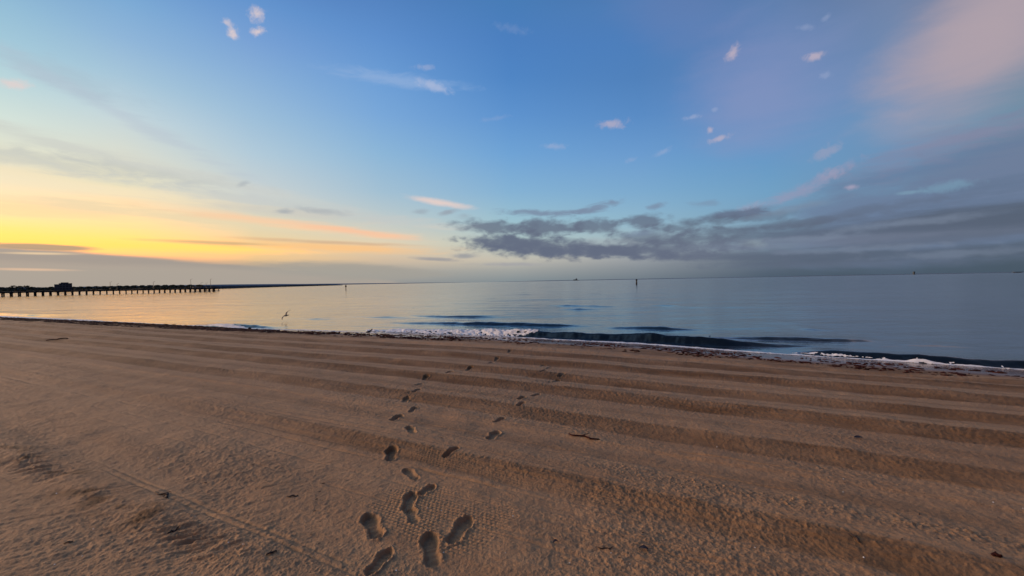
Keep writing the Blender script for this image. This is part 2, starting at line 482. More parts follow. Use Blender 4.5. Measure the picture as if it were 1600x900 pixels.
# footprints: toe pixel, heel pixel, depth
STEPS = [((671, 838), (677, 891), 1.0), ((738, 806), (697, 864), 1.0), ((609, 864), (576, 903), 1.0), ((574, 809), (592, 849), 1.0),
         ((645, 773), (635, 806), 1.0), ((640, 800), (648, 823), .6), ((678, 762), (650, 783), 1.0), ((633, 737), (652, 754), .8), ((613, 703), (610, 727), 1.0),
         ((715, 708), (694, 722), .7), ((639, 673), (646, 686), .6), ((627, 652), (612, 664), .9), ((650, 640), (641, 648), .9), ((637, 624), (631, 632), .9),
         ((655, 614), (647, 618), .7), ((660, 602), (650, 606), .7), ((670, 588), (660, 598), 1.0), ((707, 584), (698, 589), .8), ((738, 577), (729, 582), .8),
         ((770, 567), (764, 571), .8), ((780, 561), (773, 566), .9), ((800, 549), (793, 553), .8),
         ((786, 656), (774, 663), 1.0), ((779, 675), (763, 693), 1.0), ((819, 634), (809, 641), 1.0), ((820, 624), (810, 630), .9), ((842, 618), (833, 622), .9),
         ((863, 599), (855, 603), .7), ((874, 595), (864, 599), .8), ((881, 588), (873, 592), .8), ((853, 584), (845, 587), .7), ((862, 576), (854, 580), .7), ((852, 571), (845, 575), .7)]
FEET = []
for toe, heel, dep in STEPS:
    a, b = hit(*toe), hit(*heel)
    c, d = (a + b) / 2, a - b
    L = math.hypot(d[0], d[1])
    ang = math.atan2(d[1], d[0])
    FEET.append((c[0], c[1], ang, min(max(L * 1.04, .25), .33), dep))

# banks left by the beach groomer: (start, crest, height), all parallel to the water
BERMS = [(1.20, 1.42, .022), (1.75, 2.02, .008), (2.90, 3.20, .046), (4.12, 4.20, .012), (4.55, 4.96, .040), (5.88, 6.32, .055), (6.96, 7.40, .055), (8.36, 8.88, .062), (9.85, 10.42, .05), (11.0, 11.3, .03)]

def sand_height(x, y):
    u, v = to_uv(x, y)
    z = base_height(u, v)
    r = np.hypot(x, y)
    uu = u + .08 * fbm(v * .16, u * .05, 3, 3) + .018 * fbm(v * .9, u * .8, 3, 5) + .008 * fbm(v * 6, u * 6, 2, 6)
    face = np.zeros_like(z)
    for i, (a, b, h) in enumerate(BERMS):
        nxt = BERMS[i + 1][0] if i + 1 < len(BERMS) else b + 1.2
        hh = h * (1 + .35 * fbm(v * .35, v * 0 + i * 9.3, 3, 11))
        if i == 2:
            hh = hh * (1 - .55 * sst(v, 3.2, 6))
        rise = sst(uu, a, b)
        fall = 1 - sst(uu, b + .02, b + max(.25, (nxt - b) * .95))
        z = z + hh * rise * fall
        face = np.maximum(face, rise * (1 - sst(uu, b - .03, b + .05)) * min(1, h / .06))
    near = 1 - sst(r, 9, 22)
    inl = sst(waterline(v) - u, 1.2, 2.6)              # not on the wet strip
    # windrow crust where the scraper dropped lumps
    patch = sst(fbm(u * 1.3, v * .7, 4, 21), -.25, .45)
    clod = fbm(x * 34, y * 34, 4, 31, .72)
    z = z + inl * (.0042 + .004 * patch + .0035 * face) * clod * (1 - sst(r, 14, 30) * .6)
    lump = np.clip(fbm(x * 30, y * 30, 3, 37, .7) - .20, 0, 1)
    cb = np.exp(-((uu - 3.52) / .13) ** 2) * (1 - sst(v, .2, 1.6))
    z = z + cb * (.012 * lump * 2 + .006 * clod)
    z = z + inl * .016 * lump * np.maximum(face, .45 * patch) * near
    z = z + inl * .010 * fbm(x * 3.1, y * 3.1, 3, 41)
    z = z + inl * .05 * fbm(u * .35, v * .2, 3, 43)
    # drag marks: long faint ribs along the stripes
    rib = vn(uu * 26 + 2 * fbm(v * .6, u, 2, 51), v * .25, 52) - .5
    z = z + inl * .010 * rib * sst(uu, 1.8, 2.4) * sst(fbm(u * .9, v * .25, 3, 53), -.4, .3)
    # wind-blown crests on the left foreground
    lx = sst(v, 1.6, 3.2) * (1 - sst(uu, 2.4, 3.0))
    ex, ey = x * .94 + y * .34, -x * .34 + y * .94
    str_ = fbm(ex * 5.0, ey * 26, 4, 61, .6)
    calm = .25 + .9 * sst(fbm(u * 1.1, v * .6, 3, 65), -.35, .35)
    z = z + lx * calm * (.007 * str_ + .016 * np.clip(fbm(ex * 3, ey * 11, 3, 63), 0, 1) * sst(fbm(u * 2, v * .8, 3, 67), -.1, .5))
    hollow = np.exp(-((u - 1.42) / .11) ** 2) * sst(v, 2.3, 3.0) * sst(fbm(v * 1.1, v * 0, 2, 68), -.35, .15)
    z = z - hollow * .022 * (.6 + .6 * fbm(v * 2.2, u * 2.2, 3, 69)) + hollow * .036 * str_
    # tread of the groomer's roller: rows of small pads
    tm = sst(uu, 1.45, 1.6) * (1 - sst(uu, 2.45, 2.75)) * sst(v, -1.2, -.2) * (1 - sst(v, 2.4, 3.4)) * sst(fbm(u * 2.2, v * 1.2, 3, 71), -.35, .2)
    tm = np.maximum(tm, .8 * sst(uu, 2.88, 2.95) * (1 - sst(uu, 3.12, 3.2)) * sst(v, .2, .8) * (1 - sst(v, 3, 4)))
    row = np.floor(uu / .030)
    pad = np.abs(np.sin(math.pi * uu / .030)) * (.45 + .55 * np.abs(np.sin(math.pi * (v / .034 + .5 * (row % 2) + .25 * hsh(row, row * 0, 5)))))
    z = z + tm * .0080 * (pad - .5) * (.35 + .9 * sst(fbm(x * 2.6, y * 2.6, 3, 79), -.35, .4))
    # two thin wheel lines
    for q in (1.60, 1.655):
        g = np.exp(-((u + .05 * fbm(v * .4, v * 0, 2, 73) - .02 * (v - 2.6) - q) / .011) ** 2)
        z = z - .012 * g * sst(v, 1.5, 2.0) * (1 - .85 * sst(v, 4.0, 5.2)) * (.7 + .5 * fbm(v * 9, u * 9, 2, 74))
    for q, k in ((2.80, .010), (4.28, .010), (3.30, .004), (5.45, .007), (7.75, .008), (3.78, .006), (5.18, .007), (5.66, .005), (6.62, .007), (8.06, .007), (9.25, .008), (9.58, .007), (2.52, .005), (2.25, .004)):
        g = np.exp(-((uu - q) / .014) ** 2)
        z = z - k * g * (.3 + sst(fbm(v * 2.4, v * 0 + q, 3, 77), -.2, .4)) * near
    # footprints
    for cx, cy, ang, L, dep in FEET:
        R = L * .95
        m = (np.abs(x - cx) < R) & (np.abs(y - cy) < R)
        if not m.any():
            continue
        ca, sa = math.cos(ang), math.sin(ang)
        dx, dy = x[m] - cx, y[m] - cy
        a = (dx * ca + dy * sa) / (L / 2)
        b = (-dx * sa + dy * ca) / (L / 2)
        wob = .10 * fbm(x[m] * 22, y[m] * 22, 3, 81, .6)
        wid = .20 + .155 * np.exp(-((a - .42) / .42) ** 2) + .085 * np.exp(-((a + .66) / .32) ** 2)
        over = np.clip((np.abs(a) - .62) / .38, 0, 1.6)
        wid = wid * np.sqrt(np.clip(1 - over ** 2, 0, 1)) + 1e-4
        e = (np.abs(b) - wid) + wob * .4 + np.clip(np.abs(a) - 1, 0, 2)
        inside = 1 - sst(e, -.11, .03)
        rim = np.exp(-((e - .085) / .075) ** 2) * (.55 + .6 * fbm(x[m] * 22, y[m] * 22, 2, 83))
        deep = .62 + .38 * sst(a, .0, .55) + .22 * sst(-a, .35, .7)
        tread = .0034 * np.sin(a * (19 + 9 * (cx * 7.3 % 1)) + b * 3) * (np.abs(b) < wid * .8) * (.4 + .8 * ((cy * 5.1) % 1))
        smooth_z = z[m] * (1 - inside) + (base_height(u[m], v[m]) + (z[m] - base_height(u[m], v[m])) * .45 + .012) * inside
        crumb = fbm(x[m] * 55, y[m] * 55, 3, 85, .7)
        z[m] = smooth_z - dep * (.022 + .012 * ((cx * 3.7 + cy * 1.9) % 1)) * deep * inside + dep * .010 * rim * (1 + .9 * crumb) + inside * tread + .0035 * crumb * np.exp(-(e / .12) ** 2)
    # dark scooped patch far left
    c = hit(85, 531)
    z = z - .05 * np.exp(-((x - c[0]) / .5) ** 2 - ((y - c[1]) / .28) ** 2)
    return z

def polar_sheet(name, angles, radii, hfun, mat, attrs=()):
    A, R = np.meshgrid(angles, radii)
    X, Y = R * np.sin(A), R * np.cos(A)
    out = hfun(X.ravel(), Y.ravel())
    if isinstance(out, tuple):
        Z, extra = out
    else:
        Z, extra = out, {}
    nr, na = A.shape
    co = np.stack([X.ravel(), Y.ravel(), Z], 1).astype(np.float32)
    i, j = np.meshgrid(np.arange(nr - 1), np.arange(na - 1), indexing='ij')
    k = (i * na + j).ravel()
    quads = np.stack([k, k + na, k + na + 1, k + 1], 1).astype(np.int32)
    # wind faces upward
    me = bpy.data.meshes.new(name)
    me.vertices.add(len(co))
    me.vertices.foreach_set('co', co.ravel())
    me.loops.add(quads.size)
    me.loops.foreach_set('vertex_index', quads.ravel())
    me.polygons.add(len(quads))
    me.polygons.foreach_set('loop_start', np.arange(0, quads.size, 4, dtype=np.int32))
    me.update(calc_edges=True)
    me.polygons.foreach_set('use_smooth', np.ones(len(quads), dtype=bool))
    for nme, arr in extra.items():
        at = me.attributes.new(nme, 'FLOAT', 'POINT')
        at.data.foreach_set('value', arr.astype(np.float32))
    if me.polygons[0].normal.z < 0:
        me.flip_normals()
    me.materials.append(mat)
    o = bpy.data.objects.new(name, me)
    COL.objects.link(o)
    return o

# sand material: colour of the grains, damp patches, painted shade of the bank faces and the wet strip by the water
m_sand = bpy.data.materials.new('sand')
m_sand.use_nodes = True
nt = m_sand.node_tree
bs = nt.nodes['Principled BSDF']
geo = node(nt, 'ShaderNodeNewGeometry').outputs['Position']
mapn = node(nt, 'ShaderNodeMapping')
mapn.inputs['Rotation'].default_value = (0, 0, -(math.pi / 2 - SHORE))
nt.links.new(geo, mapn.inputs[0])
mst = node(nt, 'ShaderNodeMapping')
mst.inputs['Rotation'].default_value = (0, 0, -(math.pi / 2 + SHORE))
nt.links.new(geo, mst.inputs[0])
msc = node(nt, 'ShaderNodeMapping')
msc.inputs['Scale'].default_value = (0.35, 2.2, 1)
nt.links.new(mst.outputs[0], msc.inputs[0])
big = noise(nt, msc.outputs[0], 1.0, 5, .6)
mid = noise(nt, geo, 9.0, 5, .65)
grain = noise(nt, geo, 420.0, 2, .6)
wet = node(nt, 'ShaderNodeAttribute', attribute_name='wet').outputs['Fac']
damp_shade = node(nt, 'ShaderNodeAttribute', attribute_name='damp_shade').outputs['Fac']
c = mixc(nt, maprange(nt, big, .32, .68, 0, 1), (.268, .132, .050), (.345, .185, .080))
c = mixc(nt, maprange(nt, mid, .3, .75, 0, .55), c, (.21, .104, .042))
c = mixc(nt, maprange(nt, grain, .35, .7, 0, .35), c, (.54, .40, .28))
c = mixc(nt, math_(nt, 'MULTIPLY', damp_shade, .95), c, (.130, .060, .020))  # moist colour that also paints the shade of the bank faces
c = mixc(nt, math_(nt, 'MULTIPLY', wet, .9), c, (.15, .085, .062))
nt.links.new(c, bs.inputs['Base Color'])
nt.links.new(maprange(nt, wet, 0, 1, .8, .16, 'LINEAR'), bs.inputs['Roughness'])
nt.links.new(maprange(nt, wet, 0, 1, .22, .5, 'LINEAR'), bs.inputs['Specular IOR Level'])
bmp = node(nt, 'ShaderNodeBump')
bmp.inputs['Strength'].default_value = .8
bmp.inputs['Distance'].default_value = .008
fine = noise(nt, geo, 130.0, 4, .7)
nt.links.new(math_(nt, 'MULTIPLY', fine, maprange(nt, wet, 0, 1, 1, .1, 'LINEAR')), bmp.inputs['Height'])
nt.links.new(bmp.outputs[0], bs.inputs['Normal'])

def sand_fun(x, y):
    z = sand_height(x, y)
    u, v = to_uv(x, y)
    w = waterline(v) - u
    wob = .35 * fbm(v * .5, u * .5, 3, 91)
    wet_ = 1 - sst(w + wob, 1.0, 2.1)
    uu = u + .08 * fbm(v * .16, u * .05, 3, 3) + .025 * fbm(v * 2.3, u * 1.8, 3, 95)
    damp_shade_ = np.zeros_like(z)
    for a, b, h in BERMS:                      # turned-up moist sand, darkened further as painted shade on the bank faces
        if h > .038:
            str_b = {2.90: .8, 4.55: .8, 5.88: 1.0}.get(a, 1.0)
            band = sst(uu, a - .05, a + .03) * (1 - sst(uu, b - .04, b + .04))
            damp_shade_ = np.maximum(damp_shade_, str_b * (band * (1 - .8 * sst(v, 3.2, 6)) if a < 3 else band))
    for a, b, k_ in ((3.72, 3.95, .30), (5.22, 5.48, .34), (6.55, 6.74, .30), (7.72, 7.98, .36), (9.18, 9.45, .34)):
        damp_shade_ = np.maximum(damp_shade_, k_ * sst(uu, a - .05, a + .05) * (1 - sst(uu, b - .06, b + .06)))
    damp_shade_ = damp_shade_ * (.75 + .5 * fbm(u * 3, v * 1.1, 3, 97))
    damp_shade_ = np.maximum(damp_shade_, sst(w, .9, 1.3) * (1 - sst(w, 2.6, 3.4)) * (.55 + .8 * fbm(v * 1.1, u * 3.0, 4, 99)))
    for cx, cy, ang, L, dep in FEET:           # darker floor inside each shoe print
        d2 = ((x - cx) ** 2 + (y - cy) ** 2) / (L * .5) ** 2
        m = d2 < 1.4
        if m.any():
            ca, sa = math.cos(ang), math.sin(ang)
            a, b = ((x[m] - cx) * ca + (y[m] - cy) * sa) / (L / 2), (-(x[m] - cx) * sa + (y[m] - cy) * ca) / (L / 2)
            damp_shade_[m] = np.maximum(damp_shade_[m], .22 * dep * (1 - sst(np.sqrt(a * a + (b * 2.9) ** 2), .75, 1.05)))
    damp_shade_ = np.maximum(damp_shade_, .95 * np.exp(-((u - 1.42) / .14) ** 2) * sst(v, 2.3, 3.0) * sst(fbm(x * 5, y * 9, 3, 98), -.1, .5))
    damp_shade_ = np.clip(damp_shade_, 0, 1)
    return z, {'wet': wet_, 'damp_shade': damp_shade_}

fa = np.radians(np.linspace(-66, 66, 1500))
ang = np.concatenate([np.radians(np.linspace(-180, -66.4, 90)), fa, np.radians(np.linspace(66.4, 180, 90))])
dpx = np.linspace(560, 24, 1010)
rad = np.concatenate([[0.02, .4, .8, 1.2], 1.56 * FOC / dpx, np.geomspace(43, 900, 60)])
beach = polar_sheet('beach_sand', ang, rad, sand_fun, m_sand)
tag(beach, kind='structure')

# ------------------------------------------------------------------ sea
# swell crests: pixels along the foot of each crest, height, face length, back length
CRESTS = [([(600, 519), (700, 522), (845, 528), (950, 533), (1050, 538), (1130, 542), (1200, 543), (1300, 545)], [.08, .13, .26, .27, .29, .22, .09, .0], .30, .9),
          ([(1240, 553), (1310, 558), (1380, 564), (1450, 569), (1530, 574), (1640, 580), (1760, 588)], [.0, .15, .19, .17, .17, .17, .12], .28, .8),
          ([(590, 505), (680, 507), (760, 509), (850, 511), (930, 511)], [.0, .10, .17, .14, .0], .40, 1.6),
          ([(630, 494), (680, 496), (730, 497), (800, 497)], [.0, .10, .11, .0], .5, 1.8),
          ([(930, 513), (990, 515), (1040, 517), (1100, 517)], [.0, .10, .11, .0], .4, 1.5),
          ([(1110, 531), (1200, 533), (1260, 535), (1320, 536), (1390, 535)], [.04, .10, .11, .10, .0], .35, 1.2),
          ([(840, 478), (880, 479), (930, 480), (965, 480)], [.0, .10, .10, .0], .8, 2.5),
          ([(860, 484), (900, 485), (950, 485)], [.0, .10, .0], .7, 2.2),
          ([(1000, 478), (1035, 479), (1065, 479)], [.0, .10, .0], .8, 2.4),
          ([(540, 496), (590, 497), (640, 498)], [.0, .07, .0], .6, 1.8),
          ([(440, 499), (480, 500), (520, 500)], [.0, .05, .0], .6, 1.8),
          ([(290, 509), (340, 512), (390, 513), (430, 515)], [.0, .17, .14, .0], .35, 1.0),
          ([(-60, 489), (0, 493), (40, 494), (75, 494)], [.10, .14, .12, .0], .5, 1.4),
          ([(1240, 515), (1275, 517), (1310, 518)], [.0, .04, .0], .4, 1.2),
          ([(1400, 540), (1480, 543), (1560, 546)], [.0, .03, .0], .3, 1.0)]
CR = []
for pts, hts, wf, wb in CRESTS:
    P = [hit(px, py, plane=0.0) for px, py in pts]
    UV = sorted((to_uv(p[0], p[1])[1], to_uv(p[0], p[1])[0], h) for p, h in zip(P, hts))
    CR.append((np.array([q[0] for q in UV]), np.array([q[1] for q in UV]), np.array([q[2] for q in UV]), wf, wb))

def sea_height(x, y):
    u, v = to_uv(x, y)
    r = np.hypot(x, y)
    off = u - waterline(v)
    z = np.zeros_like(x)
    fade = sst(off, .1, 2.5)
    z += fade * .017 * fbm(x * .45, y * 1.2, 4, 101)
    z += fade * .006 * fbm(x * 1.6, y * 4.0, 3, 103) * (1 - sst(r, 40, 120))
    z += sst(off, 3, 20) * .055 * fbm(x * .07, y * .30, 4, 105) * (1 - sst(r, 300, 900))
    for vk, uk, hk, wf, wb in CR:
        m = (v > vk[0]) & (v < vk[-1])
        if not m.any():
            continue
        vm = v[m]
        u0 = np.interp(vm, vk, uk) + .12 * fbm(vm * .45, vm * 0, 2, 107)
        # ease the height between the given points
        h = np.interp(vm, vk, hk)
        h = h * (1 + .30 * fbm(vm * 1.1, vm * 0 + 3, 3, 109))
        t = u[m] - u0 + .05 * fbm(x[m] * 3, y[m] * 3, 3, 111)
        prof = np.where(t < wf, sst(t, 0, wf), np.exp(-np.clip((t - wf) / wb, 0, 9) ** 1.5))
        z[m] += h * prof
    # no water above the dry sand: it thins out at the edge
    z = z - .25 * (1 - sst(off, -1.4, -.05))
    return z

m_sea = bpy.data.materials.new('sea_water')
m_sea.use_nodes = True
nt = m_sea.node_tree
bs = nt.nodes['Principled BSDF']
bs.inputs['Base Color'].default_value = (.004, .006, .004, 1)
bs.inputs['Roughness'].default_value = .09
bs.inputs['IOR'].default_value = 1.333
bs.inputs['Coat Weight'].default_value = .5
bs.inputs['Coat Roughness'].default_value = .13
bs.inputs['Coat IOR'].default_value = 1.4
geo = node(nt, 'ShaderNodeNewGeometry').outputs['Position']
m1 = node(nt, 'ShaderNodeMapping')
m1.inputs['Scale'].default_value = (.25, 1.0, 1)
nt.links.new(geo, m1.inputs[0])
n1 = noise(nt, m1.outputs[0], 1.3, 5, .6, .3)
n2 = noise(nt, m1.outputs[0], .09, 4, .55, .2)
b1 = node(nt, 'ShaderNodeBump')
b1.inputs['Strength'].default_value = .5
b1.inputs['Distance'].default_value = .11
nt.links.new(n1, b1.inputs['Height'])
b2 = node(nt, 'ShaderNodeBump')
b2.inputs['Strength'].default_value = .5
b2.inputs['Distance'].default_value = 1.2
nt.links.new(n2, b2.inputs['Height'])
nt.links.new(b1.outputs[0], b2.inputs['Normal'])
nt.links.new(b2.outputs[0], bs.inputs['Normal'])

fa = np.radians(np.linspace(-68, 68, 1050))
ang = np.concatenate([np.radians(np.linspace(-150, -68.5, 50)), fa, np.radians(np.linspace(68.5, 150, 50))])
rad = np.concatenate([np.geomspace(6, 8, 4)[:-1], EYE * FOC / np.linspace(180, 62, 520), EYE * FOC / np.linspace(61.8, 3, 260), np.geomspace(480, 30000, 40)])
sea = polar_sheet('sea_water', ang, rad, sea_height, m_sea)
tag(sea, kind='structure')

# ------------------------------------------------------------------ foam
m_foam = material('foam', (.62, .62, .63), .75, .3)

def foam_strip(name, vs, ufun, widfun, hfun, thr, seed, du=.03, fr=1.0):
    """lace of foam lying on water or sand: a grid over (along shore, across) with holes where the noise is low"""
    nv = len(vs)
    wmax = max(widfun(v) for v in vs)
    nu = max(4, int(wmax / du))
    verts, keep, idx = [], [], {}
    Vg, T = np.meshgrid(vs, np.linspace(-.5, .5, nu), indexing='ij')
    W = np.array([widfun(v) for v in vs])[:, None]
    U = np.array([ufun(v) for v in vs])[:, None] + T * W
    U = U + .05 * fbm(Vg * 2.3, U * 2.0, 3, seed)
    X, Y = to_xy(U, Vg)
    n = fbm(Vg * 5.0 * fr, U * 9.0 * fr, 4, seed + 5, .68)
    edge = 1 - np.abs(T * 2) ** 3
    dens = n + edge * .9 - thr
    body = np.clip(dens, 0, 1)
    zz = np.maximum(sea_height(X.ravel(), Y.ravel()), base_height(U.ravel(), Vg.ravel())).reshape(X.shape)
    H = np.array([hfun(v) for v in vs])[:, None]
    Z = zz + .004 + H * body * (.45 + 1.1 * np.sqrt(np.clip(fbm(Vg * 3.2, U * 3.2, 4, seed + 9, .5) + .35, 0, 2)))
    k = 0
    V3 = np.stack([X.ravel(), Y.ravel(), Z.ravel()], 1)
    ok = dens > 0
    f = []
    for i in range(nv - 1):
        for j in range(nu - 1):
            if ok[i, j] and ok[i + 1, j] and ok[i, j + 1] and ok[i + 1, j + 1]:
                f.append((i * nu + j, i * nu + j + 1, (i + 1) * nu + j + 1, (i + 1) * nu + j))
    used = sorted({q for ff in f for q in ff})
    rm = {q: n_ for n_, q in enumerate(used)}
    return [tuple(V3[q]) for q in used], [tuple(rm[q] for q in ff) for ff in f]

def vat(px, py):
    p = hit(px, py, plane=0.0)
    return to_uv(p[0], p[1])

fm = MB()
vv = np.concatenate([np.arange(-12, 14, .05), np.arange(14, 30, .09), np.arange(30, 75, .2)])
fm.add(*foam_strip('swash', vv, lambda v: float(waterline(v)) - .03 + .06 * math.sin(v * .8), lambda v: .22 + .16 * math.sin(v * .33 + 1) + (1.1 if v > 38 else 0) * min(1, (v - 38) / 8), lambda v: .02, .22, 201))
vv = np.arange(6.0, 15.0, .04)
bu = lambda v: float(np.interp(v, CR[0][0], CR[0][1]))
fm.add(*foam_strip('breaker', vv, lambda v: bu(v) + .30, lambda v: .95 * math.sin(math.pi * min(1, max(0, (v - 5.9) / 9.2))) ** .4 + .05, lambda v: .06 if v < 10 else .04, .36, 211, .025, 1.4))
vv = np.arange(-4.3, -2.5, .03)
bu2 = lambda v: float(np.interp(v, CR[1][0], CR[1][1]))
fm.add(*foam_strip('breaker2', vv, lambda v: bu2(v) + .12, lambda v: .17 * max(0.02, math.sin(math.pi * (v + 4.4) / 2.0)), lambda v: .03, .62, 221, .02, 1.6))
vv = np.arange(-10, -3.6, .03)
fm.add(*foam_strip('streaks', vv, lambda v: bu2(v) + .0, lambda v: .6, lambda v: .006, .98, 231, .02, 1.8))
vv = np.arange(-1.5, 6.2, .03)
foam = fm.build('sea_foam', m_foam, smooth=True)
tag(foam, 'white lacy foam of the small breakers and the swash edge along the sand', 'foam', kind='stuff')

# ------------------------------------------------------------------ seaweed wrack
m_weed = material('seaweed', (.034, .009, .007), .85, .1, .5, 8)
wm = MB()
for i in range(20000):
    v = rng.choice([rng.uniform(-11, 12), rng.uniform(8, 26), rng.uniform(14, 62), rng.uniform(18, 75)])
    line = rng.choice([.9, 1.3, 1.35, 1.7, 2.0, 2.3])
    far = min(1.0, max(0.0, (v - 11) / 16))
    if rng.random() < far:
        line = rng.uniform(.55, 1.6 + .9 * far)
    if float(fbm(np.array([v * .9]), np.array([line * 4.0]), 3, 301)[0]) < -.12 + .0 * far and far < .6:
        continue
    if rng.random() < .64 * (1 - far):
        continue
    w = line + rng.gauss(0, .13)
    u = float(waterline(v)) - w
    x, y = to_xy(u, v)
    s = rng.uniform(.5, 1.0) ** 1.5 * (1.0 + 1.1 * far)
    z = float(base_height(np.array([u]), np.array([v]))[0])
    wm.blob((x, y, z + .006 * s), (rng.uniform(.04, .12) * s, rng.uniform(.018, .04) * s, rng.uniform(.012, .03) * s), math.pi / 2 + SHORE + rng.gauss(0, .5), 6, 3, .35)
wrack = wm.build('seaweed', m_weed)
tag(wrack, 'dark red seaweed wrack scattered in lines along the wet sand', 'seaweed', kind='stuff')

# ------------------------------------------------------------------ pier
m_pier = material('pier_timber', (.030, .024, .020), .85, .3, .4, 1.5)
m_lamp = material('lamp_metal', (.06, .06, .065), .5, .5)
PA, PB = np.array([-205., 160.]) * .98, np.array([-151., 205.])
pd = PB - PA
plen = np.linalg.norm(pd)
pd /= plen
pn = np.array([-pd[1], pd[0]])
rz = math.atan2(pd[1], pd[0])
START = -60.0
pier = empty('pier', (PA[0], PA[1], 0), rz)
tag(pier, 'long dark timber pier on piles reaching out over the water at left', 'pier')
b = MB()
b.box(((START + plen) / 2, 0, 1.72), (plen - START, 4.2, .30))
b.box(((START + plen) / 2, 1.95, 1.42), (plen - START, .28, .30))
b.box(((START + plen) / 2, -1.95, 1.42), (plen - START, .28, .30))
b.build('deck', m_pier, pier)
b = MB()
for sy in (-2.0, 2.0):
    b.box(((START + plen) / 2, sy, 2.72), (plen - START, .10, .10))
    b.box(((START + plen) / 2, sy, 2.30), (plen - START, .07, .07))
    for k in range(int((plen - START) / 2.4) + 1):
        b.box((START + .2 + k * 2.4, sy, 2.27), (.12, .12, .80))
b.build('railing', m_pier, pier)
k = 0
s = START + 1.4
while s < plen:
    cb = MB()
    cb.box((s, 0, 1.20), (.40, 4.4, .34))
    cb.build('cross_beam', m_pier, pier)
    for sy in ((-1.75, 1.75) if s < 34 else (-1.9, 0, 1.9)):
        p = MB()
        p.tube([(s, sy, -2.0), (s + rng.uniform(-.05, .05), sy, 1.04)], [.24, .21], 8)
        p.build('pile', m_pier, pier)
    s += 2.05 if s < 34 else 1.9
lp = MB()
lp.box((plen - 5, -2.9, .38), (11, 1.5, .22))
lp.build('landing', m_pier, pier)
lq = MB()
for q in range(5):
    lq.tube([(plen - 9.5 + q * 2.4, -3.45, -2), (plen - 9.5 + q * 2.4, -3.45, 1.0)], .16, 8)
    lq.box((plen - 9.5 + q * 2.4, -2.6, 1.05), (.2, 1.6, .2))
lq.build('landing_post', m_pier, pier)
for px, hgt in ((172, 3.4), (183, 2.6), (240, 3.3), (299, 4.4), (315, 2.6), (323, 2.4), (330, 4.4)):
    # where the bearing of that post meets the pier
    d = ray(px, 450)[:2]
    M = np.array([[d[0], -pd[0]], [d[1], -pd[1]]])
    sol = np.linalg.solve(M, PA)
    q = MB()
    q.tube([(sol[1], 1.8, 1.87), (sol[1], 1.8, 1.87 + hgt)], [.09, .06], 8)
    post = q.build('lamp_post', m_lamp, pier)
    q = MB()
    q.tube([(sol[1], 1.8, 1.87 + hgt), (sol[1] + .35, 1.2, 2.0 + hgt)], [.05, .04], 6)
    q.box((sol[1] + .42, 1.05, 2.0 + hgt), (.28, .5, .14))
    q.build('lamp_head', m_lamp, post)

# ------------------------------------------------------------------ far land on the left
m_land = material('far_land', (.05, .045, .035), .95, .1, .3, .02)
m_rock = material('rock', (.045, .044, .045), .95, .2, .4, .1)
m_leaf = material('far_foliage', (.035, .042, .025), .95, .1, .4, .15)

def bear(px, dist, z=0.0):
    """ground point in the direction of a pixel column, dist metres ahead of the viewer"""
    d = ray(px, 440)
    return np.array([d[0] / d[1] * dist, dist, z])

lv, lf = [], []
xs = list(range(-420, 345, 12))
for i, px in enumerate(xs):
    near_d = 470 + 60 * math.sin(px * .013) + max(0, px - 250) * 1.2
    for d, z in ((near_d, -.5), (near_d + 8, 1.0), (near_d + 60, 2.2), (near_d + 260, 2.6), (near_d + 300, -.5)):
        p = bear(px, d, z + (rng.uniform(-.2, .3) if z > 0 else 0))
        lv.append(tuple(p))
for i in range(len(xs) - 1):
    for j in range(4):
        a = i * 5 + j
        lf.append((a, a + 5, a + 6, a + 1))
land = mesh_obj('far_land', lv, lf, m_land)
tag(land, kind='structure')

# trees: each crown a cloud of leaf clumps on a tapered trunk, seen from half a kilometre
def far_tree(px, dist, h, wdt, label):
    p = bear(px, dist, 2.2)
    t = empty('tree', tuple(p))
    tag(t, label, 'tree', 'trees on the far shore behind the pier')
    m = MB()
    m.tube([(0, 0, -1), (rng.uniform(-.2, .2), 0, h * .35), (rng.uniform(-.5, .5), 0, h * .62)], [.35, .26, .14], 6)
    for q in range(3):
        a = rng.uniform(0, 6.28)
        m.tube([(0, 0, h * .33), (math.cos(a) * wdt * .25, math.sin(a) * wdt * .25, h * .6)], [.16, .06], 5)
    m.build('trunk', m_pier, t)
    c_ = MB()
    for q in range(120):
        a, rr, hh = rng.uniform(0, 6.28), rng.random() ** .5, rng.random()
        prof = math.sin(math.pi * (hh * .85 + .12)) ** .6
        x, y, z = math.cos(a) * rr * wdt * .5 * prof, math.sin(a) * rr * wdt * .5 * prof, h * (.22 + .75 * hh)
        s = rng.uniform(.3, .75)
        c_.blob((x, y, z), (s, s * rng.uniform(.6, 1), s * .7), a, 5, 3, .4)
    c_.build('crown', m_leaf, t)
    return t

